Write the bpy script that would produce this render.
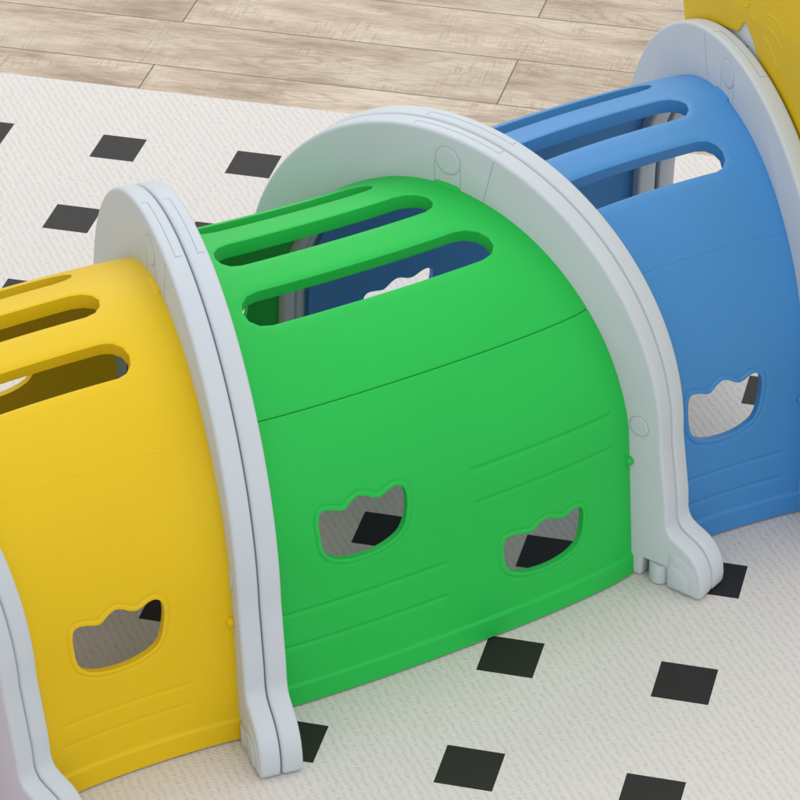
import bpy, bmesh, math, random
import numpy as np
from mathutils import Matrix, Vector
from mathutils.geometry import delaunay_2d_cdt

for o in list(bpy.data.objects):
    bpy.data.objects.remove(o)
scene = bpy.context.scene
COL = scene.collection

# ---------------------------------------------------------------- camera
CAM_R = np.array([[0.9684319731802302, 0.24907327708314148, -0.010100295308080806],
                  [0.1312152816715699, -0.5437964537087947, -0.8288956308182525],
                  [-0.21194825589774594, 0.801403718219976, -0.5593120928829451]])
CAM_C = np.array([3.420778050196553, -14.863731737856213, 11.914731810374276])*0.25
cam_d = bpy.data.cameras.new('camera'); cam = bpy.data.objects.new('camera', cam_d)
COL.objects.link(cam); scene.camera = cam
cam_d.sensor_width = 36.0; cam_d.lens = 36.0*3377.2/800.0
cam_d.clip_start = 0.05; cam_d.clip_end = 200.0
M = Matrix.Identity(4)
for i in range(3):
    M[i][0] = CAM_R[0][i]; M[i][1] = -CAM_R[1][i]; M[i][2] = -CAM_R[2][i]; M[i][3] = CAM_C[i]
cam.matrix_world = M

# ---------------------------------------------------------------- light: a bright white studio
world = bpy.data.worlds.new('World'); scene.world = world; world.use_nodes = True
bg = world.node_tree.nodes['Background']
bg.inputs['Color'].default_value = (0.97, 0.98, 1.0, 1)
bg.inputs['Strength'].default_value = 0.84
def area(name, loc, target, sx, sy, power, color):
    d = bpy.data.lights.new(name, 'AREA'); d.shape = 'RECTANGLE'; d.size = sx; d.size_y = sy
    d.energy = power; d.color = color
    o = bpy.data.objects.new(name, d); COL.objects.link(o)
    o.location = loc
    o.rotation_euler = (Vector(target) - Vector(loc)).to_track_quat('-Z', 'Y').to_euler()
    return o
area('window_light', (-2.0, 4.0, 3.6), (0, 0.3, 0.2), 4.0, 3.0, 84, (1.0, 0.985, 0.96))
area('ceiling_light', (0.3, 0.6, 4.2), (0, 0.2, 0), 3.5, 3.5, 42, (1.0, 0.99, 0.97))
area('front_fill', (2.2, -4.2, 2.6), (0, 0, 0.2), 3.5, 3.0, 50, (1.0, 0.985, 0.965))  # unseen fill lamp, added to brighten the near sides and front mat
vs = scene.view_settings
vs.view_transform = 'Standard'; vs.look = 'None'; vs.exposure = 0.0; vs.gamma = 1.0
scene.cycles.max_bounces = 10; scene.cycles.diffuse_bounces = 6

# ---------------------------------------------------------------- layout maths
# everything is laid out in "tile units" (one mat tile = U metres): x along the
# mat rows, y away, z up
U = 0.25
ARCH_T = 0.245                       # thickness of a pair of arch halves
AR, AZ = 1.536, 0.942                # outer radius of an arch, height of its centre
FR = {                               # near-face ground centre and direction of every joint
    'A0': (np.array([-3.4214, -1.6099]), -0.4460),
    'A1': (np.array([-1.9157, 0.0065]), -0.9936),
    'A2': (np.array([-0.5788, 1.3206]), -0.4099),
    'A3': (np.array([0.7977, 2.7114]), -0.9832),
}
PANEL_TH = 0.07
BOW = {('A1', 'A2'): 0.45}
SHIFT = {('A0','A1'): (0.129, 0.095), ('A1','A2'): (-0.073, -0.003), ('A2','A3'): (0.067, -0.053)}   # sideways play of a panel in its two arches

def svec(th): return np.array([math.cos(th), math.sin(th), 0.0])
def nvec(th): return np.array([-math.sin(th), math.cos(th), 0.0])

def on_plane(k, x, z, off):
    """point on the plane of joint k: x across, z up, off along the tunnel"""
    c, th = FR[k]
    x = np.asarray(x, float)[..., None]; z = np.asarray(z, float)[..., None]
    off = np.asarray(off, float)[..., None]
    return np.array([c[0], c[1], 0.0]) + x*svec(th) + off*nvec(th) + z*np.array([0, 0, 1.0])

def _half_profile(radii):
    ph = np.radians(np.linspace(90, 0, 46))
    rad = np.interp(np.degrees(ph), [0, 15, 42, 62, 77, 90], radii)
    kk = np.ones(7)/7
    rad = np.convolve(np.concatenate([np.full(3, rad[0]), rad, np.full(3, rad[-1])]), kk, 'valid')
    x = rad*np.cos(ph); z = AZ + rad*np.sin(ph); x[0] = 0.0
    zl = np.linspace(AZ, 0.0, 16)[1:]
    x = np.concatenate([x, x[-1] + (AZ - zl)*0.055]); z = np.concatenate([z, zl])
    return x, z, np.concatenate([[0], np.cumsum(np.hypot(np.diff(x), np.diff(z)))])
_hx, _hz, _hw = _half_profile([1.325, 1.29, 1.25, 1.232, 1.214, 1.207])       # side towards the camera
_fx, _fz, _fw = _half_profile([1.32, 1.26, 1.196, 1.181, 1.196, 1.207])        # far side
_fw = _fw*(_hw[-1]/_fw[-1])
WMAX = _hw[-1]
def profile(w):
    w = np.asarray(w, float); a = np.abs(w); near = w >= 0
    return np.where(near, np.interp(a, _hw, _hx), -np.interp(a, _fw, _fx)), np.where(near, np.interp(a, _hw, _hz), np.interp(a, _fw, _fz))

def panel_point(k0, k1, t, w, bow=None):
    x, z = profile(w); t = np.asarray(t, float)
    d0, d1 = SHIFT.get((k0, k1), (0.0, 0.0))
    S = on_plane(k0, x+d0, z, ARCH_T); E = on_plane(k1, x+d1, z, 0.0)
    L = np.linalg.norm(E - S, axis=-1, keepdims=True)*BOW.get((k0, k1), 0.65)
    n0 = nvec(FR[k0][1])*L; n1 = nvec(FR[k1][1])*L
    t = t[..., None]; t2 = t*t; t3 = t2*t
    return (2*t3-3*t2+1)*S + (t3-2*t2+t)*n0 + (-2*t3+3*t2)*E + (t3-t2)*n1
def panel_normal(k0, k1, t, w):
    e = 1e-3
    dt = panel_point(k0, k1, t+e, w) - panel_point(k0, k1, t-e, w)
    dw = panel_point(k0, k1, t, w+e) - panel_point(k0, k1, t, w-e)
    n = np.cross(dw, dt)
    n /= np.linalg.norm(n, axis=-1, keepdims=True)
    return n

# ---------------------------------------------------------------- materials
def new_mat(name):
    m = bpy.data.materials.new(name); m.use_nodes = True
    nt = m.node_tree
    return m, nt, nt.nodes['Principled BSDF']
def node(nt, kind, **kw):
    n = nt.nodes.new(kind)
    for k, v in kw.items(): setattr(n, k, v)
    return n
def math_node(nt, op, a, b=None, c=None):
    n = nt.nodes.new('ShaderNodeMath'); n.operation = op
    for i, v in enumerate((a, b, c)):
        if v is None: continue
        if isinstance(v, (int, float)): n.inputs[i].default_value = v
        else: nt.links.new(v, n.inputs[i])
    return n.outputs[0]
def mix_rgb(nt, fac, a, b, blend='MIX'):
    n = nt.nodes.new('ShaderNodeMix'); n.data_type = 'RGBA'; n.blend_type = blend
    for i, v in ((0, fac), (6, a), (7, b)):
        if isinstance(v, (int, float)): n.inputs[i].default_value = v
        elif isinstance(v, tuple): n.inputs[i].default_value = v
        else: nt.links.new(v, n.inputs[i])
    return n.outputs[2]
def noise(nt, vec, scale, detail=3, rough=0.55):
    n = nt.nodes.new('ShaderNodeTexNoise'); n.inputs['Scale'].default_value = scale
    n.inputs['Detail'].default_value = detail; n.inputs['Roughness'].default_value = rough
    nt.links.new(vec, n.inputs['Vector']); return n.outputs['Fac']
def ramp(nt, fac, stops):
    n = nt.nodes.new('ShaderNodeValToRGB'); e = n.color_ramp.elements
    while len(e) < len(stops): e.new(0.5)
    for k, (p, c) in zip(e, stops): k.position = p; k.color = c
    nt.links.new(fac, n.inputs[0]); return n.outputs[0]

def plastic(name, rgb, rough=0.50, bump=0.06, spec=0.14):
    """moulded polyethylene: very fine grain, faint unevenness of tone and gloss"""
    m, nt, b = new_mat(name)
    tc = node(nt, 'ShaderNodeTexCoord').outputs['Object']
    big = noise(nt, tc, 5.0, 4)
    fine = noise(nt, tc, 420.0, 2)
    col = mix_rgb(nt, big, tuple(c*0.95 for c in rgb) + (1,), tuple(min(1, c*1.05) for c in rgb) + (1,))
    nt.links.new(col, b.inputs['Base Color'])
    r = math_node(nt, 'MULTIPLY_ADD', big, 0.12, rough - 0.06)
    nt.links.new(r, b.inputs['Roughness'])
    b.inputs['Specular IOR Level'].default_value = spec
    bp = node(nt, 'ShaderNodeBump'); bp.inputs['Strength'].default_value = bump
    bp.inputs['Distance'].default_value = 0.001
    nt.links.new(fine, bp.inputs['Height']); nt.links.new(bp.outputs[0], b.inputs['Normal'])
    return m

GREEN = plastic('green_plastic', (0.019, 0.485, 0.074), spec=0.20)
YELLOW = plastic('yellow_plastic', (0.725, 0.490, 0.006), spec=0.24)
BLUE = plastic('blue_plastic', (0.046, 0.236, 0.555), spec=0.46)
PINK = plastic('pink_plastic', (0.720, 0.260, 0.330))
GREY = plastic('pale_grey_plastic', (0.545, 0.594, 0.636), rough=0.55, bump=0.10)
SEAM = plastic('seam_shade', (0.36, 0.41, 0.48), rough=0.8)  # darker grey standing in for the shade in grooves and gaps
DARK = plastic('dark_screw', (0.02, 0.02, 0.02), rough=0.5)

def mat_material():
    m, nt, b = new_mat('woven_mat')
    tc = node(nt, 'ShaderNodeTexCoord').outputs['Object']
    mp = node(nt, 'ShaderNodeMapping'); mp.inputs['Scale'].default_value = (1/U, 1/U, 1/U)
    nt.links.new(tc, mp.inputs['Vector']); uv = mp.outputs[0]
    sep = node(nt, 'ShaderNodeSeparateXYZ'); nt.links.new(uv, sep.inputs[0])
    u, v = sep.outputs[0], sep.outputs[1]
    fu = math_node(nt, 'FRACT', math_node(nt, 'ADD', u, 40.0))
    fv = math_node(nt, 'FRACT', math_node(nt, 'ADD', v, 40.0))
    dot = math_node(nt, 'MULTIPLY', math_node(nt, 'LESS_THAN', fu, 0.325),
                    math_node(nt, 'GREATER_THAN', fv, 1-0.325))
    dot = math_node(nt, 'MULTIPLY', dot, math_node(nt, 'LESS_THAN', v, 5.4))     # the pattern stops short of the hem
    # weave: diagonal ridges, broken up along their length
    wob = noise(nt, uv, 9.0, 3)
    a = math_node(nt, 'ADD', math_node(nt, 'MULTIPLY', u, 0.81), math_node(nt, 'MULTIPLY', v, 0.58))
    a = math_node(nt, 'MULTIPLY_ADD', noise(nt, uv, 16.0, 2), 0.030, math_node(nt, 'MULTIPLY_ADD', wob, 0.045, a))
    ridge = math_node(nt, 'SINE', math_node(nt, 'MULTIPLY', a, 2*math.pi/0.047))
    thr = ramp(nt, noise(nt, uv, 30.0, 3), [(0.30, (0, 0, 0, 1)), (0.62, (1, 1, 1, 1))])
    c = math_node(nt, 'MULTIPLY_ADD', wob, 0.03, math_node(nt, 'ADD', v, math_node(nt, 'MULTIPLY', u, 0.12)))
    cross = math_node(nt, 'SINE', math_node(nt, 'MULTIPLY', c, 2*math.pi/0.023))
    fine = noise(nt, uv, 130.0, 3, 0.7)
    valley = math_node(nt, 'POWER', math_node(nt, 'MULTIPLY_ADD', ridge, 0.5, 0.5), 1.8)
    valley = math_node(nt, 'MULTIPLY', valley, thr)
    h = math_node(nt, 'MULTIPLY_ADD', valley, -0.56, 0.82)
    h = math_node(nt, 'MULTIPLY_ADD', math_node(nt, 'MULTIPLY', cross, noise(nt, uv, 40.0, 1)), 0.24, h)
    h = math_node(nt, 'MULTIPLY_ADD', math_node(nt, 'SUBTRACT', fine, 0.5), 0.95, h)
    white = ramp(nt, h, [(0.15, (0.585, 0.552, 0.520, 1)), (0.85, (0.715, 0.682, 0.652, 1))])  # weave hollows darker: part of their shade is in the colour
    black = ramp(nt, fine, [(0.3, (0.021, 0.0195, 0.018, 1)), (0.8, (0.030, 0.028, 0.026, 1))])
    nt.links.new(mix_rgb(nt, dot, white, black), b.inputs['Base Color'])
    nt.links.new(math_node(nt, 'MULTIPLY_ADD', dot, -0.16, 0.62), b.inputs['Roughness'])
    nt.links.new(math_node(nt, 'MULTIPLY_ADD', dot, -0.10, 0.26), b.inputs['Specular IOR Level'])
    bp = node(nt, 'ShaderNodeBump'); bp.inputs['Distance'].default_value = 0.0011
    nt.links.new(math_node(nt, 'MULTIPLY_ADD', dot, -0.80, 0.95), bp.inputs['Strength'])
    nt.links.new(h, bp.inputs['Height']); nt.links.new(bp.outputs[0], b.inputs['Normal'])
    return m

def wood_material():
    m, nt, b = new_mat('oak_planks')
    tc = node(nt, 'ShaderNodeTexCoord').outputs['Object']
    mp = node(nt, 'ShaderNodeMapping'); mp.inputs['Scale'].default_value = (1/U, 1/U, 1/U)
    nt.links.new(tc, mp.inputs['Vector']); uv = mp.outputs[0]
    sep = node(nt, 'ShaderNodeSeparateXYZ'); nt.links.new(uv, sep.inputs[0])
    u, v = sep.outputs[0], sep.outputs[1]
    PW, PL = 0.692, 5.23
    r = math_node(nt, 'DIVIDE', math_node(nt, 'SUBTRACT', v, 6.127 - 40*PW), PW)
    row = math_node(nt, 'FLOOR', r); fr = math_node(nt, 'FRACT', r)
    odd = math_node(nt, 'MODULO', row, 2.0)
    q = math_node(nt, 'DIVIDE', math_node(nt, 'ADD', math_node(nt, 'SUBTRACT', u, -3.985 - 20*PL),
                  math_node(nt, 'MULTIPLY', math_node(nt, 'SUBTRACT', 1.0, odd), -2.61)), PL)
    col = math_node(nt, 'FLOOR', q); fq = math_node(nt, 'FRACT', q)
    # seams
    dv = math_node(nt, 'MULTIPLY', math_node(nt, 'MINIMUM', fr, math_node(nt, 'SUBTRACT', 1.0, fr)), PW)
    du = math_node(nt, 'MULTIPLY', math_node(nt, 'MINIMUM', fq, math_node(nt, 'SUBTRACT', 1.0, fq)), PL)
    d = math_node(nt, 'MINIMUM', dv, du)
    seam = math_node(nt, 'LESS_THAN', d, 0.0055)
    # every plank takes its own piece of grain
    pid = math_node(nt, 'MULTIPLY_ADD', row, 7.31, math_node(nt, 'MULTIPLY', col, 3.77))
    wn = node(nt, 'ShaderNodeTexWhiteNoise'); wn.noise_dimensions = '1D'; nt.links.new(pid, wn.inputs['W'])
    rnd = wn.outputs['Value']
    cmb = node(nt, 'ShaderNodeCombineXYZ')
    nt.links.new(math_node(nt, 'MULTIPLY_ADD', pid, 1.93, u), cmb.inputs[0])
    nt.links.new(math_node(nt, 'MULTIPLY_ADD', pid, 3.1, v), cmb.inputs[1])
    nt.links.new(pid, cmb.inputs[2])
    def st(sx, sy):
        n = node(nt, 'ShaderNodeMapping'); n.inputs['Scale'].default_value = (sx, sy, 1)
        nt.links.new(cmb.outputs[0], n.inputs['Vector']); return n.outputs[0]
    blot = noise(nt, st(0.9, 3.4), 1.0, 10, 0.66)
    fib = noise(nt, st(7.0, 62.0), 1.0, 9, 0.72)
    # cathedral rings: contour lines of a stretched noise field
    field = noise(nt, st(0.55, 2.4), 1.0, 2, 0.45)
    rings = math_node(nt, 'SINE', math_node(nt, 'MULTIPLY', math_node(nt, 'MULTIPLY_ADD', fib, 0.022, field), 120.0))
    rings = math_node(nt, 'POWER', math_node(nt, 'MULTIPLY_ADD', rings, 0.5, 0.5), 4.5)
    rmask = ramp(nt, noise(nt, st(0.7, 1.6), 1.3, 2), [(0.42, (0, 0, 0, 1)), (0.66, (1, 1, 1, 1))])
    saw = noise(nt, st(58.0, 3.6), 1.0, 7, 0.70)         # saw marks across the plank
    smask = ramp(nt, noise(nt, st(1.6, 2.2), 1.0, 3), [(0.46, (0, 0, 0, 1)), (0.66, (1, 1, 1, 1))])
    c = ramp(nt, blot, [(0.33, (0.28, 0.212, 0.148, 1)), (0.45, (0.445, 0.362, 0.272, 1)), (0.58, (0.570, 0.485, 0.385, 1))])
    c = mix_rgb(nt, math_node(nt, 'MULTIPLY', math_node(nt, 'MULTIPLY', rings, rmask), 0.62), c, (0.28, 0.205, 0.142, 1))
    c = mix_rgb(nt, math_node(nt, 'MULTIPLY', math_node(nt, 'MULTIPLY', ramp(nt, saw, [(0.5, (0, 0, 0, 1)), (0.6, (1, 1, 1, 1))]), smask), 0.68), c, (0.30, 0.222, 0.158, 1))
    c = mix_rgb(nt, ramp(nt, fib, [(0.50, (0, 0, 0, 1)), (0.68, (0.85, 0.85, 0.85, 1))]), c, (0.32, 0.242, 0.178, 1))
    c = mix_rgb(nt, ramp(nt, fib, [(0.28, (0.35, 0.35, 0.35, 1)), (0.44, (0, 0, 0, 1))]), c, (0.74, 0.67, 0.58, 1))
    hsv = node(nt, 'ShaderNodeHueSaturation'); nt.links.new(c, hsv.inputs['Color'])
    nt.links.new(math_node(nt, 'MULTIPLY_ADD', rnd, 0.16, 0.95), hsv.inputs['Value'])
    hsv.inputs['Saturation'].default_value = 1.02
    c = mix_rgb(nt, seam, hsv.outputs[0], (0.14, 0.11, 0.085, 1))
    nt.links.new(c, b.inputs['Base Color'])
    b.inputs['Roughness'].default_value = 0.55; b.inputs['Specular IOR Level'].default_value = 0.35
    bp = node(nt, 'ShaderNodeBump'); bp.inputs['Strength'].default_value = 0.25; bp.inputs['Distance'].default_value = 0.001
    nt.links.new(math_node(nt, 'MULTIPLY_ADD', seam, -2.0, fib), bp.inputs['Height'])
    nt.links.new(bp.outputs[0], b.inputs['Normal'])
    return m

# ---------------------------------------------------------------- building helpers
def thing(name, label, cat, base, group=None):
    o = bpy.data.objects.new(name, None); COL.objects.link(o)
    o.location = Vector([float(c)*U for c in base]); o.empty_display_size = 0.05
    o['label'] = label; o['category'] = cat
    if group: o['group'] = group
    return o
def world_origin(o):
    v = Vector((0, 0, 0))
    while o is not None:
        v += o.location; o = o.parent
    return np.array(v)
def mk(name, verts, faces, mat, parent=None, smooth=True, sharp=35, bevel=0.0, segs=3):
    """verts in tile units, world axes; linked as one mesh under its parent"""
    V = np.asarray(verts, float)*U
    if parent is not None: V = V - world_origin(parent)
    me = bpy.data.meshes.new(name)
    me.from_pydata(V.tolist(), [], faces)
    if bevel or True:
        bm = bmesh.new(); bm.from_mesh(me)
        bmesh.ops.remove_doubles(bm, verts=bm.verts, dist=1e-6)
        bmesh.ops.recalc_face_normals(bm, faces=bm.faces)
        if bevel:
            ed = [e for e in bm.edges if len(e.link_faces) == 2 and e.calc_face_angle(0) > math.radians(50)]
            bmesh.ops.bevel(bm, geom=ed, offset=bevel*U, offset_type='OFFSET', segments=segs, profile=0.5,
                            affect='EDGES', clamp_overlap=True)
        bm.to_mesh(me); bm.free()
    if smooth:
        me.polygons.foreach_set('use_smooth', [True]*len(me.polygons))
        me.set_sharp_from_angle(angle=math.radians(sharp))
    me.materials.append(mat)
    o = bpy.data.objects.new(name, me); COL.objects.link(o)
    if parent is not None: o.parent = parent
    return o

def in_poly(p, poly):
    x, y = p[:, 0], p[:, 1]; n = len(poly); res = np.zeros(len(p), bool)
    j = n-1
    for i in range(n):
        xi, yi = poly[i]; xj, yj = poly[j]
        c = (yi > y) != (yj > y)
        with np.errstate(divide='ignore', invalid='ignore'):
            res ^= c & (x < (xj-xi)*(y-yi)/(yj-yi)+xi)
        j = i
    return res
def seg_dist(p, a, b):
    d = b-a; L = max(float(d@d), 1e-12)
    k = np.clip(((p-a)@d)/L, 0, 1)
    return np.linalg.norm(p-(a+k[:, None]*d), axis=1)
def poly_dist(p, poly):
    out = np.full(len(p), 1e9)
    for i in range(len(poly)):
        out = np.minimum(out, seg_dist(p, poly[i-1], poly[i]))
    return out
def smooth_closed(pts, n):
    """closed Catmull-Rom through pts, resampled to n points"""
    P = np.asarray(pts, float); m = len(P); out = []
    for i in range(m):
        p0, p1, p2, p3 = P[i-1], P[i], P[(i+1) % m], P[(i+2) % m]
        for t in np.linspace(0, 1, 12, endpoint=False):
            out.append(0.5*((2*p1)+(-p0+p2)*t+(2*p0-5*p1+4*p2-p3)*t*t+(-p0+3*p1-3*p2+p3)*t**3))
    out = np.array(out); nx = np.roll(out, -1, 0)
    s = np.concatenate([[0], np.cumsum(np.linalg.norm(nx-out, axis=1))])
    q = np.linspace(0, s[-1], n, endpoint=False); ext = np.vstack([out, out[:1]])
    return np.c_[np.interp(q, s, ext[:, 0]), np.interp(q, s, ext[:, 1])]

# crown-shaped window outline (across, up), from its own centre
CROWN = np.array([(-.246,.075),(-.234,.135),(-.205,.152),(-.157,.143),(-.103,.125),(-.075,.131),(-.042,.158),
    (-.003,.177),(.032,.169),(.066,.148),(.10,.135),(.132,.142),(.174,.163),(.210,.165),(.238,.139),(.245,.08),
    (.236,.004),(.217,-.071),(.184,-.124),(.113,-.162),(.024,-.180),(-.069,-.176),(-.145,-.155),(-.201,-.117),(-.236,-.054)])

def stadium(t0, t1, w0, hw, L, n=7):
    """slot with moulded round ends, in (t*L, w)"""
    a, b = t0*L + hw, t1*L - hw; P = []
    for k in np.linspace(90, 270, n): P.append((a+hw*math.cos(math.radians(k)), w0+hw*math.sin(math.radians(k))))
    for k in np.linspace(-90, 90, n): P.append((b+hw*math.cos(math.radians(k)), w0+hw*math.sin(math.radians(k))))
    return np.array(P)

def build_panel(root, k0, k1, mat, slots, windows, lines, seam_w, line_d=0.010, seam_d=0.012, ext=0.03):
    """one moulded tunnel shell: outer skin with raised and sunk detail, inner skin, walls of every opening"""
    def length(w):
        a = panel_point(k0, k1, np.array(0.0), np.array(float(w))); b = panel_point(k0, k1, np.array(1.0), np.array(float(w)))
        return float(np.linalg.norm(a-b))
    L = length(0.0)
    t_lo, t_hi = -ext/length(1.0), 1+ext/length(1.0)
    X0, X1, W0, W1 = t_lo*L, t_hi*L, -WMAX+0.012, WMAX-0.012
    holes = []; wins = []
    for (t0, t1, w0, hw) in slots: holes.append(stadium(t0, t1, w0, hw, L))
    for (t0, w0, sx, sy, flip) in windows:
        lw = length(w0)
        c = CROWN.copy()
        P = np.c_[(t0 + c[:, 0]*sx*flip/lw)*L, w0 - c[:, 1]*sy] if w0 > 0 else np.c_[(t0 + c[:, 0]*sx*flip/lw)*L, w0 + c[:, 1]*sy]
        P = smooth_closed(P, 128); holes.append(P); wins.append((P, L/lw, t0*L, w0))
    segs = []          # sunk moulding lines
    for (t0, t1, w0) in lines: segs.append((np.array([t0*L, w0]), np.array([t1*L, w0])))
    def grid(x0, x1, y0, y1, s, jit=0.0):
        nx, ny = max(2, int(round((x1-x0)/s))+1), max(2, int(round((y1-y0)/s))+1)
        g = np.array(np.meshgrid(np.linspace(x0, x1, nx), np.linspace(y0, y1, ny), indexing='ij')).reshape(2, -1).T
        return g
    RD = [0, 0.006, 0.015, 0.022, 0.028, 0.035, 0.045]
    pts = [grid(X0, X1, W0, W1, 0.045)]
    kill = np.zeros(len(pts[0]), bool)
    fine = []; rings = []
    for (P, sc, cx, cw) in wins:
        lo, hi = P.min(0)-0.1*max(1, sc), P.max(0)+0.1*max(1, sc)
        lo[0] = max(lo[0], X0); hi[0] = min(hi[0], X1); lo[1] = max(lo[1], W0); hi[1] = min(hi[1], W1)
        kill |= (pts[0] > lo-0.02).all(1) & (pts[0] < hi+0.02).all(1)
        g = grid(lo[0], hi[0], lo[1], hi[1], 0.02); q = g.copy(); q[:, 0] /= sc; Pq = P.copy(); Pq[:, 0] /= sc
        fine.append(g[poly_dist(q, Pq) > 0.055])
        tg = np.roll(Pq, -1, 0) - np.roll(Pq, 1, 0); nr = np.c_[tg[:, 1], -tg[:, 0]]; nr /= np.linalg.norm(nr, axis=1)[:, None]
        if in_poly((Pq[:1] + nr[:1]*0.004), Pq)[0]: nr = -nr
        for dd in RD[1:] + [0.055]:
            ring = Pq + nr*dd; ring = ring[poly_dist(ring, Pq) > dd - 0.0012]; ring[:, 0] *= sc; rings.append(ring)
    rows = [seam_w, -seam_w, 2.775, -2.775]
    offs = (-0.026, -0.016, -0.008, -0.003, 0.0, 0.003, 0.008, 0.016, 0.026)
    strip = []
    for rw in rows:
        kill |= np.abs(pts[0][:, 1]-rw) < 0.045
        for q in offs: strip.append(grid(X0, X1, rw+q, rw+q+1e-9, 0.03)[::2])
    for a, b in segs:
        kill |= (np.abs(pts[0][:, 1]-a[1]) < 0.045) & (pts[0][:, 0] > a[0]-0.05) & (pts[0][:, 0] < b[0]+0.05)
        for q in offs:
            xs = np.arange(a[0]-0.036, b[0]+0.036, 0.018); strip.append(np.c_[xs, np.full(len(xs), a[1]+q)])
    base = pts[0][~kill | (np.abs(pts[0][:, 0]-X0) < 1e-6) | (np.abs(pts[0][:, 0]-X1) < 1e-6) | (np.abs(np.abs(pts[0][:, 1])-abs(W0)) < 1e-6)]
    strip = np.vstack(strip) if strip else np.zeros((0, 2))
    for (P, sc, cx, cw) in wins:
        lo, hi = P.min(0)-0.1*max(1, sc), P.max(0)+0.1*max(1, sc)
        strip = strip[~((strip > lo).all(1) & (strip < hi).all(1))]
    strip = strip[(strip[:, 0] >= X0) & (strip[:, 0] <= X1)]
    tabs = []
    for xx in (X0, X1-0.075): tabs.append(grid(xx, xx+0.075, 0.02-0.11, 0.02+0.11, 0.009))
    base = base[~(((base[:, 0] < X0+0.08) | (base[:, 0] > X1-0.08)) & (np.abs(base[:, 1]-0.02) < 0.115) & (base[:, 0] > X0+1e-6) & (base[:, 0] < X1-1e-6))]
    extra = [base, strip] + tabs + fine + rings
    # a ring just outside each slot carries its softened rim
    rims = [stadium(t0-0.012/L, t1+0.012/L, w0, hw+0.012, L) for (t0, t1, w0, hw) in slots]
    cand = np.vstack(extra)
    keep = np.ones(len(cand), bool)
    for H in holes:
        keep &= ~in_poly(cand, H)
        near = poly_dist(cand, H); keep &= near > 0.0045
    for H in rims: keep &= poly_dist(cand, H) > 0.008
    for H in holes[:len(slots)]: keep &= poly_dist(cand, H) > 0.013
    cand = cand[keep]
    # drop near-duplicates
    key = np.round(cand/0.0035).astype(int); _, ui = np.unique(key, axis=0, return_index=True); cand = cand[np.sort(ui)]
    verts = [Vector(p) for p in cand]; edges = []
    for H in holes + rims:
        # extra points along straight slot sides so that they follow the curve of the shell
        Q = []
        for i in range(len(H)):
            a, b = H[i], H[(i+1) % len(H)]; n = max(1, int(np.linalg.norm(b-a)/0.045))
            for k in range(n): Q.append(a+(b-a)*(k/n))
        s = len(verts); verts += [Vector(p) for p in Q]; edges += [(s+i, s+(i+1) % len(Q)) for i in range(len(Q))]
    r = delaunay_2d_cdt(verts, edges, [], 0, 1e-6)
    P2 = np.array([tuple(v) for v in r[0]]); F = [f for f in r[2]]
    cen = np.array([P2[list(f)].mean(0) for f in F]); ok = np.ones(len(F), bool)
    for H in holes: ok &= ~in_poly(cen, H)
    F = [f for f, k in zip(F, ok) if k]
    # relief of the outer skin
    h = np.zeros(len(P2)); w = P2[:, 1]; tt = P2[:, 0]/L
    for a, b in segs: h -= line_d*np.exp(-(seg_dist(P2, a, b)/0.0095)**2)
    for rw in rows[:2]: h -= seam_d*np.exp(-((w-rw)/0.0026)**2)
    h += 0.012*np.clip((np.abs(w)-2.768)/0.014, 0, 1)
    for (P, sc, cx, cw) in wins:
        q = P2.copy(); q[:, 0] = q[:, 0]/sc; Pq = P.copy(); Pq[:, 0] /= sc
        d = poly_dist(q, Pq)
        prof = np.interp(d, RD, [0.000, 0.0028, 0.0030, 0.0016, -0.0045, -0.002, 0.0])
        near = d < RD[-1]; h[near] = prof[near]
    for H in holes[:len(slots)]:
        d = poly_dist(P2, H); h -= 0.006*(d < 0.004)
    # moulded tab under the round plug at each end
    tab = np.clip((0.092-np.abs(w-0.02))/0.010, 0, 1)*np.clip((np.maximum(tt*L-L+0.028, -tt*L+0.028))/0.010, 0, 1)
    h += 0.017*tab
    n = panel_normal(k0, k1, tt, w); S = panel_point(k0, k1, tt, w)
    out = S + n*h[:, None]; inn = S - n*np.interp(np.abs(w), [0.85, 1.35], [0.088, 0.040])[:, None]
    N = len(P2)
    faces = [tuple(f) for f in F] + [tuple(i+N for i in reversed(f)) for f in F]
    cnt = {}
    for f in F:
        for i in range(len(f)):
            e = (f[i], f[(i+1) % len(f)]); cnt[e] = cnt.get(e, 0)+1
    for (a, b) in cnt:
        if (b, a) not in cnt: faces.append((b, a, a+N, b+N))
    o = mk('panel', np.vstack([out, inn]), faces, mat, root, sharp=38)
    # moulded knobs that snap the shell to its arches
    for t0, s in ((1-0.022/length(2.1), 1), (0.022/length(2.1), 1), (1-0.022/length(2.1), -1), (0.022/length(2.1), -1)):
        c = panel_point(k0, k1, np.array(t0), np.array(2.125*s)); nn = panel_normal(k0, k1, np.array(t0), np.array(2.125*s))
        ball('knob', c + nn*0.004, 0.028, mat, o)
    return o

def ball(name, c, r, mat, parent):
    bm = bmesh.new(); bmesh.ops.create_uvsphere(bm, u_segments=24, v_segments=14, radius=r)
    V = np.array([v.co[:] for v in bm.verts]) + c; F = [tuple(v.index for v in f.verts) for f in bm.faces]; bm.free()
    return mk(name, V, F, mat, parent, sharp=80)

def prism(name, k, poly, o0, o1, mat, parent, bevel=0.0, segs=3, sharp=35):
    """closed (x, z) outline in the plane of joint k, from off o0 to o1"""
    P = np.asarray(poly, float); n = len(P)
    V = np.vstack([on_plane(k, P[:, 0], P[:, 1], np.full(n, o0)), on_plane(k, P[:, 0], P[:, 1], np.full(n, o1))])
    F = [tuple(range(n-1, -1, -1)), tuple(range(n, 2*n))] + [(i, (i+1) % n, n+(i+1) % n, n+i) for i in range(n)]
    return mk(name, V, F, mat, parent, bevel=bevel, segs=segs, sharp=sharp)

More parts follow.
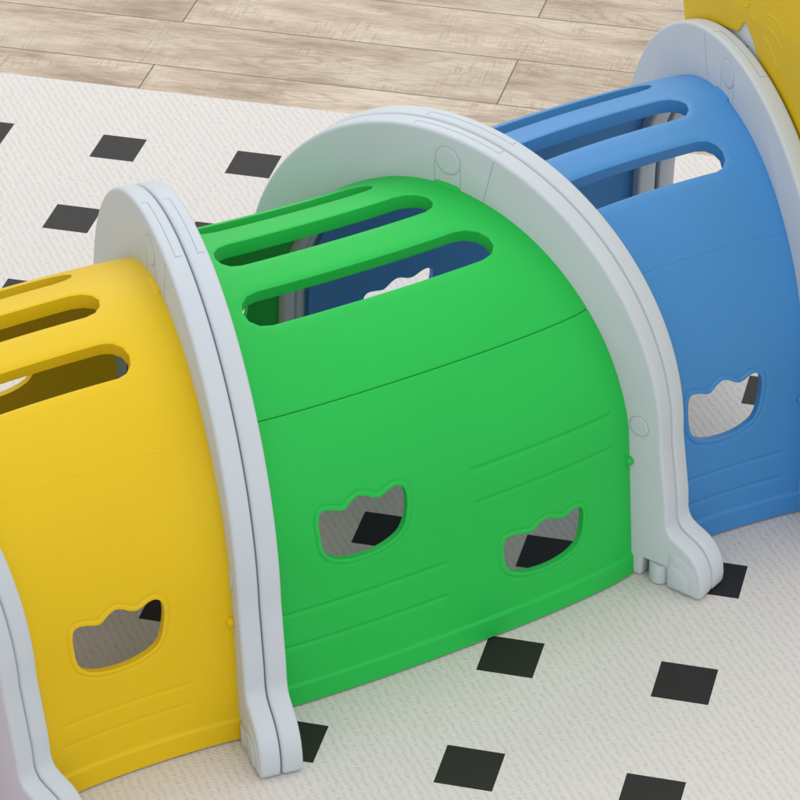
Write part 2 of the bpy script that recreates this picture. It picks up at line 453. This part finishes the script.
def outer_half():
    """outer outline of an arch on the near side, from the crown down to the toe"""
    ph = np.radians(np.linspace(90, 0, 40)); P = [(AR*math.cos(a), AZ+AR*math.sin(a)) for a in ph]
    for z in np.linspace(AZ, 0.50, 8)[1:]:
        P.append((AR + 0.054*min(1, (AZ-z)/0.40), z))
    P += [(1.593,.44),(1.602,.405),(1.622,.372),(1.655,.350),(1.70,.330),(1.742,.308),(1.782,.275),(1.814,.232),(1.836,.185),(1.849,.135),(1.853,.085),(1.848,.035),(1.835,0.002)]
    return P
def inner_half():
    w = np.linspace(0, WMAX, 60); x, z = profile(-w); x = -x
    k = 1 - 0.075/np.hypot(x, np.maximum(z-AZ, 0))
    xi = x*k; zi = np.where(z > AZ, AZ+(z-AZ)*k, z)
    return list(zip(xi, zi))
def arch_outline():
    o = outer_half(); i = inner_half()
    near = o + [(1.605, 0.002), (1.598, .137), (1.432, .137), (1.428, 0.002)]     # toe, notch for the peg, heel
    x0 = i[-1][0]
    half_in = [(x0, 0.002)] + [p for p in i[::-1] if p[1] > 0.02]
    right = near + half_in                              # crown(outer) -> ground -> crown(inner)
    left = [(-x, z) for x, z in right[::-1]]
    return right[:-1] + [right[-1]] + left[1:-1]
ARCH = arch_outline()

def strip_path(name, pts, width, nrm, mat, parent):
    """hairline parting line, its groove shade put into the colour: a thin ribbon 0.2 mm proud with real thickness"""
    pts = np.asarray(pts, float); nrm = np.asarray(nrm, float)
    V = []; F = []
    for i in range(len(pts)):
        a = pts[max(i-1, 0)]; b = pts[min(i+1, len(pts)-1)]; d = (b-a)/np.linalg.norm(b-a)
        s = np.cross(d, nrm[i]); s /= np.linalg.norm(s)
        V += [pts[i]+s*width/2+nrm[i]*0.0008, pts[i]-s*width/2+nrm[i]*0.0008, pts[i]-s*width/2-nrm[i]*0.004, pts[i]+s*width/2-nrm[i]*0.004]
    for i in range(len(pts)-1):
        a, b = 4*i, 4*i+4
        F += [(a, b, b+1, a+1), (a+1, b+1, b+2, a+2), (a+2, b+2, b+3, a+3), (a+3, b+3, b, a)]
    F += [(0, 1, 2, 3), (4*len(pts)-4, 4*len(pts)-1, 4*len(pts)-2, 4*len(pts)-3)]
    return V, F

def build_arch_half(root, k, second):
    """one half of an arch pair; second = the far half of joint k. Details sit on its outward face."""
    T = ARCH_T; g = 0.003
    o0, o1 = (g + T/2, T) if second else (0.0, T/2 - g)
    fr = prism('arch_frame', k, ARCH, o0, o1, GREY, root, bevel=0.021, segs=4, sharp=40)
    face = o1 if second else o0; sg = 1 if second else -1          # outward face of this half
    nf = nvec(FR[k][1])*sg
    # ---- round plugs
    for (cx, cz, r) in ((0.02, 2.312, 0.086), (1.383, 1.045, 0.062), (-1.383, 1.045, 0.062)):
        disc(k, cx, cz, r, face, sg, fr)
    # ---- pegs standing in the notch of each foot
    for s in (1, -1):
        c = on_plane(k, np.array(1.532*s), np.array(0.0), np.array((o0+o1)/2 + sg*0.008))
        cyl('peg', c, 0.066, 0.002, 0.136, GREY, fr)
        # nested moulded arcs on the toe
        for (arc, h) in (([(1.625,.03),(1.625,.252),(1.665,.252),(1.745,.232),(1.795,.178),(1.815,.10),(1.818,.03)], 0.006),
                         ([(1.630,.035),(1.630,.178),(1.660,.178),(1.712,.163),(1.748,.128),(1.760,.08),(1.760,.035)], 0.012)):
            A = [(x*s, z) for x, z in arc]
            prism('toe_plate', k, A, face - sg*0.004, face + sg*h, GREY, fr, bevel=0.004, segs=2)
    # ---- parting lines of the moulding
    V, F = [], []
    def add(pts, nr):
        v, f = strip_path('', pts, 0.0046, nr, None, None); s = len(V); V.extend(v); F.extend([tuple(i+s for i in q) for q in f])
    a1, a2 = -0.157, 0.222
    oa, om, ob = (o0+0.022, (o0+o1)/2, o1-0.022)
    ends = (oa, om, ob) if not second else (oa, om, ob)
    angs = np.linspace(a1, a2, 24)
    def rim(ang, off): return on_plane(k, np.array(AR*math.sin(ang)), np.array(AZ+AR*math.cos(ang)), np.array(off))
    def rn(ang): return math.sin(ang)*svec(FR[k][1]) + math.cos(ang)*np.array([0, 0, 1.0])
    add([rim(a, om) for a in angs], [rn(a) for a in angs])
    add([rim(a1, q) for q in np.linspace(oa, om, 4)], [rn(a1)]*4)
    add([rim(a2, q) for q in np.linspace(om, ob, 4)], [rn(a2)]*4)
    step = (-0.335, 2.415, -0.262, 2.125) if k == 'A3' else (0.345, 2.415, 0.270, 2.125)
    for x0, z0, x1, z1 in (step, (-0.073, 2.285, -0.073, 2.125), (0.110, 2.285, 0.110, 2.125)):
        q = np.linspace(0, 1, 6)
        add(on_plane(k, x0+(x1-x0)*q, z0+(z1-z0)*q, np.full(6, face)), [nf]*6)
    mk('parting_line', V, F, SEAM, fr, smooth=False)
    return fr

def disc(k, cx, cz, r, face, sg, parent):
    """shallow domed plug with a darker ring round it for the shade of its gap"""
    a = np.linspace(0, 2*math.pi, 40, endpoint=False)
    prof_r = [1.0, 1.0, 0.93, 0.80, 0.0]; prof_h = [-0.004, 0.002, 0.0045, 0.005, 0.005]
    V, F = [], []
    for rr, h in zip(prof_r[:-1], prof_h[:-1]):
        V.append(on_plane(k, cx+r*rr*np.cos(a), cz+r*rr*np.sin(a), np.full(40, face+sg*h)))
    V = list(np.vstack(V)) + [on_plane(k, np.array(cx), np.array(cz), np.array(face+sg*0.005))]
    n = 40
    for j in range(3):
        F += [(j*n+i, j*n+(i+1) % n, (j+1)*n+(i+1) % n, (j+1)*n+i) for i in range(n)]
    F += [(3*n+i, 3*n+(i+1) % n, 4*n) for i in range(n)]
    F.append(tuple(range(n-1, -1, -1)))
    p = mk('plug', V, F, GREY, parent, sharp=50)
    # raised ring, shade of the gap put into its colour
    W = np.vstack([on_plane(k, cx+q*np.cos(a), cz+q*np.sin(a), np.full(40, face+sg*hh)) for q, hh in ((r+0.0055, -0.003), (r+0.0055, 0.0008), (r-0.001, 0.0008), (r-0.001, -0.003))])
    FF = []
    for j in range(4):
        j2 = (j+1) % 4; FF += [(j*n+i, j*n+(i+1) % n, j2*n+(i+1) % n, j2*n+i) for i in range(n)]
    mk('plug_gap_shade', W, FF, SEAM, parent)

def cyl(name, c, r, z0, z1, mat, parent):
    a = np.linspace(0, 2*math.pi, 32, endpoint=False); V, F = [], []
    for rr, z in ((r-0.012, z0), (r-0.004, z0+0.004), (r, z0+0.014), (r, z1)):
        V += [(c[0]+rr*math.cos(q), c[1]+rr*math.sin(q), z) for q in a]
    for j in range(3): F += [(j*32+i, j*32+(i+1) % 32, (j+1)*32+(i+1) % 32, (j+1)*32+i) for i in range(32)]
    F += [tuple(range(31, -1, -1)), tuple(range(96, 128))]
    return mk(name, V, F, mat, parent, sharp=50)

# ---------------------------------------------------------------- setting
def sheet(name, x0, x1, y0, y1, z, mat, thick=None):
    V = [(x0, y0, z), (x1, y0, z), (x1, y1, z), (x0, y1, z)]; F = [(0, 1, 2, 3)]
    return mk(name, V, F, mat, None, smooth=False)
floor = sheet('floor', -60, 60, -60, 60, -0.024, wood_material()); floor['kind'] = 'structure'

def slab(name, x0, x1, y0, y1, z0, z1, mat):
    V = [(x, y, z) for z in (z0, z1) for x, y in ((x0, y0), (x1, y0), (x1, y1), (x0, y1))]
    F = [(3, 2, 1, 0), (4, 5, 6, 7)] + [(i, (i+1) % 4, 4+(i+1) % 4, 4+i) for i in range(4)]
    return mk(name, V, F, mat, None, bevel=0.006, segs=2)
pm = slab('play_mat', -12.3, 8.7, -12.3, 5.707, -0.0235, 0.0, mat_material())
pm['label'] = 'white woven floor mat with a grid of small black squares'; pm['category'] = 'play mat'

# ---------------------------------------------------------------- the tunnel
GROUP = 'crawl tunnel sections'
def mid(k0, k1): 
    return np.r_[(FR[k0][0]+FR[k1][0])/2, 0.0]
SL = lambda a, b: [(a, b, -0.452, 0.137), (a, b, 0.038, 0.122), (a, b, 0.512, 0.122)]
FR['AX'] = (FR['A0'][0] + np.array([-1.36, -1.33]), -0.99)
SHIFT[('AX', 'A0')] = (-0.07, 0.0)

g = thing('tunnel_section', 'green arched tunnel section with two crown-shaped windows, between the yellow and blue sections', 'play tunnel', mid('A1', 'A2'), GROUP)
build_panel(g, 'A1', 'A2', GREEN, SL(0.126, 0.842),
            [(0.290, 1.874, 0.985, 1.03, 1), (0.690, 2.416, 0.985, 0.90, 1), (0.455, -2.05, 0.92, 0.95, 1)],
            [(0.535, 0.905, 1.762), (0.537, 0.895, 1.972), (0.0, 0.455, 2.302), (0.0, 0.457, 2.520),
             (0.22, 0.80, -2.46), (0.22, 0.80, -2.62)], 1.145)
build_arch_half(g, 'A1', True); build_arch_half(g, 'A2', False)

y = thing('tunnel_section', 'yellow arched tunnel section left of the green one, with one crown-shaped window', 'play tunnel', mid('A0', 'A1'), GROUP)
build_panel(y, 'A0', 'A1', YELLOW, SL(0.13, 0.79),
            [(0.470, 2.032, 0.935, 1.02, 1), (0.70, -1.93, 1.0, 1.0, 1), (0.315, -2.41, 1.02, 0.86, 1)],
            [(0.19, 0.752, 2.462), (0.18, 0.742, 2.592), (0.09, 0.475, -1.762), (0.10, 0.473, -1.972), (0.557, 1.0, -2.302), (0.555, 1.0, -2.520)], 1.098, 0.004, 0.0015)
build_arch_half(y, 'A0', True); build_arch_half(y, 'A1', False)

b = thing('tunnel_section', 'blue arched tunnel section right of the green one, with slots in its roof', 'play tunnel', mid('A2', 'A3'), GROUP)
build_panel(b, 'A2', 'A3', BLUE, SL(0.15, 0.82),
            [(0.466, 2.050, 0.895, 1.07, 1), (0.73, -1.87, 1.0, 1.0, 1), (0.315, -2.41, 1.02, 0.86, 1)],
            [(0.16, 0.838, 2.470), (0.16, 0.829, 2.640), (0.09, 0.475, -1.762), (0.10, 0.473, -1.972), (0.557, 1.0, -2.302), (0.555, 1.0, -2.520)], 1.100, 0.006, 0.0025)
build_arch_half(b, 'A2', True); build_arch_half(b, 'A3', False)

p = thing('tunnel_section', 'tunnel section cut off at the lower left corner, only its grey arch showing', 'play tunnel', mid('AX', 'A0'), GROUP)
build_panel(p, 'AX', 'A0', PINK, SL(0.115, 0.852),
            [(0.270, 1.870, 1.0, 1.0, 1), (0.685, 2.412, 1.02, 0.86, 1)], [(0.525, 0.912, 1.762), (0.527, 0.90, 1.972)], 1.12)
build_arch_half(p, 'A0', False)

# ---------------------------------------------------------------- the entrance at the far end
k = 'A3'
e = thing('tunnel_entrance', 'tall yellow entrance board with raised curved lines, behind the grey arch at upper right', 'play tunnel', np.r_[FR[k][0] + nvec(FR[k][1])[:2]*0.2, 0.0])
def arc_pts(r, a0, a1, n):                              # angles from vertical, towards +x
    return [(r*math.sin(math.radians(q)), AZ + r*math.cos(math.radians(q))) for q in np.linspace(a0, a1, n)]
def fin_edge(d, rr):
    """edge of the cut-out over the arch with its fin, grown outwards by d"""
    F = [(-0.628, 2.322), (-0.431, 2.393), (-0.260, 2.446), (-0.185, 2.472), (-0.150, 2.488), (-0.115, 2.526), (-0.083, 2.574), (-0.055, 2.589), (-0.018, 2.580), (0.033, 2.548), (0.090, 2.500), (0.152, 2.457), (0.225, 2.424), (0.308, 2.395), (0.44, 2.342)]
    return [(x*(1 + 0.0*d) + (d*0.6 if x > -0.17 else -d*0.6), z + d) for x, z in F]
inn = inner_half()
RB, RG = 1.470, 1.60
halfo = arc_pts(RG, 0, 90, 30) + [(RG+0.02, .6), (RG+0.03, 0.002)]
right = halfo + [(inn[-1][0], 0.002)] + [q for q in inn[::-1] if q[1] > 0.02]
def pull_in(x, z):                                      # the board's own edge hides the frame only on the right
    q = math.hypot(x, z-AZ)
    return (x*1.49/q, AZ+(z-AZ)*1.49/q) if (q > 1.55 and x < -0.80 and z > AZ) else (max(x, -1.50), z)
left = [pull_in(-x, z) for x, z in right[::-1]][1:-1]
ef = prism('arch_frame', k, right + left, ARCH_T/2+0.022, 0.25, GREY, e, bevel=0.010, segs=2)
fin = [(-0.42, 2.30), (-0.34, 2.48), (-0.22, 2.60), (-0.06, 2.66), (0.08, 2.62), (0.2, 2.53), (0.34, 2.46), (0.46, 2.25)]
fn = prism('fin', k, fin, ARCH_T/2+0.0195, 0.2, GREY, e, bevel=0.006, segs=2)
board = [(-0.86, 2.02), (-0.914, 2.186), (-0.954, 2.307), (-0.995, 2.50), (-1.03, 2.80), (-1.0, 3.10), (-0.86, 3.28), (-0.55, 3.38), (-0.1, 3.42),
         (0.5, 3.40), (1.1, 3.28), (1.55, 3.0), (1.82, 2.55), (1.92, 2.0), (1.93, 1.4), (1.92, 0.8), (1.90, 0.003), (1.53, 0.003), (1.52, 0.5)] + arc_pts(RB, 88, 23, 28) \
        + fin_edge(0.0, 0)[::-1] + [(-0.80, 2.235)]
bd = prism('board', k, board, ARCH_T/2+0.006, 0.23, YELLOW, e, bevel=0.010, segs=3)
sc = on_plane(k, np.array(-0.030), np.array(2.438), np.array(ARCH_T/2+0.018)); ball('screw', sc, 0.010, DARK, fn)

def tube(name, pts, r, mat, parent):
    P = np.asarray(pts, float); V, F = [], []; n = 8
    for i in range(len(P)):
        d = P[min(i+1, len(P)-1)] - P[max(i-1, 0)]; d /= np.linalg.norm(d)
        a = np.cross(d, [0, 0, 1.0]); a /= np.linalg.norm(a); c = np.cross(d, a)
        rr = r*(0.35 if i in (0, len(P)-1) else 1)
        V += [P[i] + rr*(a*math.cos(q) + c*math.sin(q)) for q in np.linspace(0, 2*math.pi, n, endpoint=False)]
    for i in range(len(P)-1): F += [(i*n+j, i*n+(j+1) % n, (i+1)*n+(j+1) % n, (i+1)*n+j) for j in range(n)]
    F += [tuple(range(n)), tuple(range(len(P)*n-n, len(P)*n))]
    return mk(name, V, F, mat, parent, sharp=60)
def curve(p0, p1, p2, n=14):
    t = np.linspace(0, 1, n)[:, None]; p0, p1, p2 = map(np.array, (p0, p1, p2))
    return (1-t)**2*p0 + 2*t*(1-t)*p1 + t*t*p2
for c in ((( .140, 2.722), (.265, 2.775), (.371, 2.708)), ((.128, 2.642), (.262, 2.668), (.365, 2.593)), ((.095, 2.567), (.220, 2.570), (.322, 2.442)), ((-.095, 2.625), (-.06, 2.600), (.004, 2.616))):
    q = curve(*c); tube('raised_line', on_plane(k, q[:, 0]+0.105, q[:, 1]+0.065, np.full(len(q), ARCH_T/2+0.0135)), 0.011, YELLOW, bd)
a = np.radians(np.linspace(0, 360, 33))
tube('raised_ring', on_plane(k, -0.085+0.088*np.cos(a), 2.777+0.088*np.sin(a), np.full(33, ARCH_T/2+0.0145)), 0.012, YELLOW, bd)
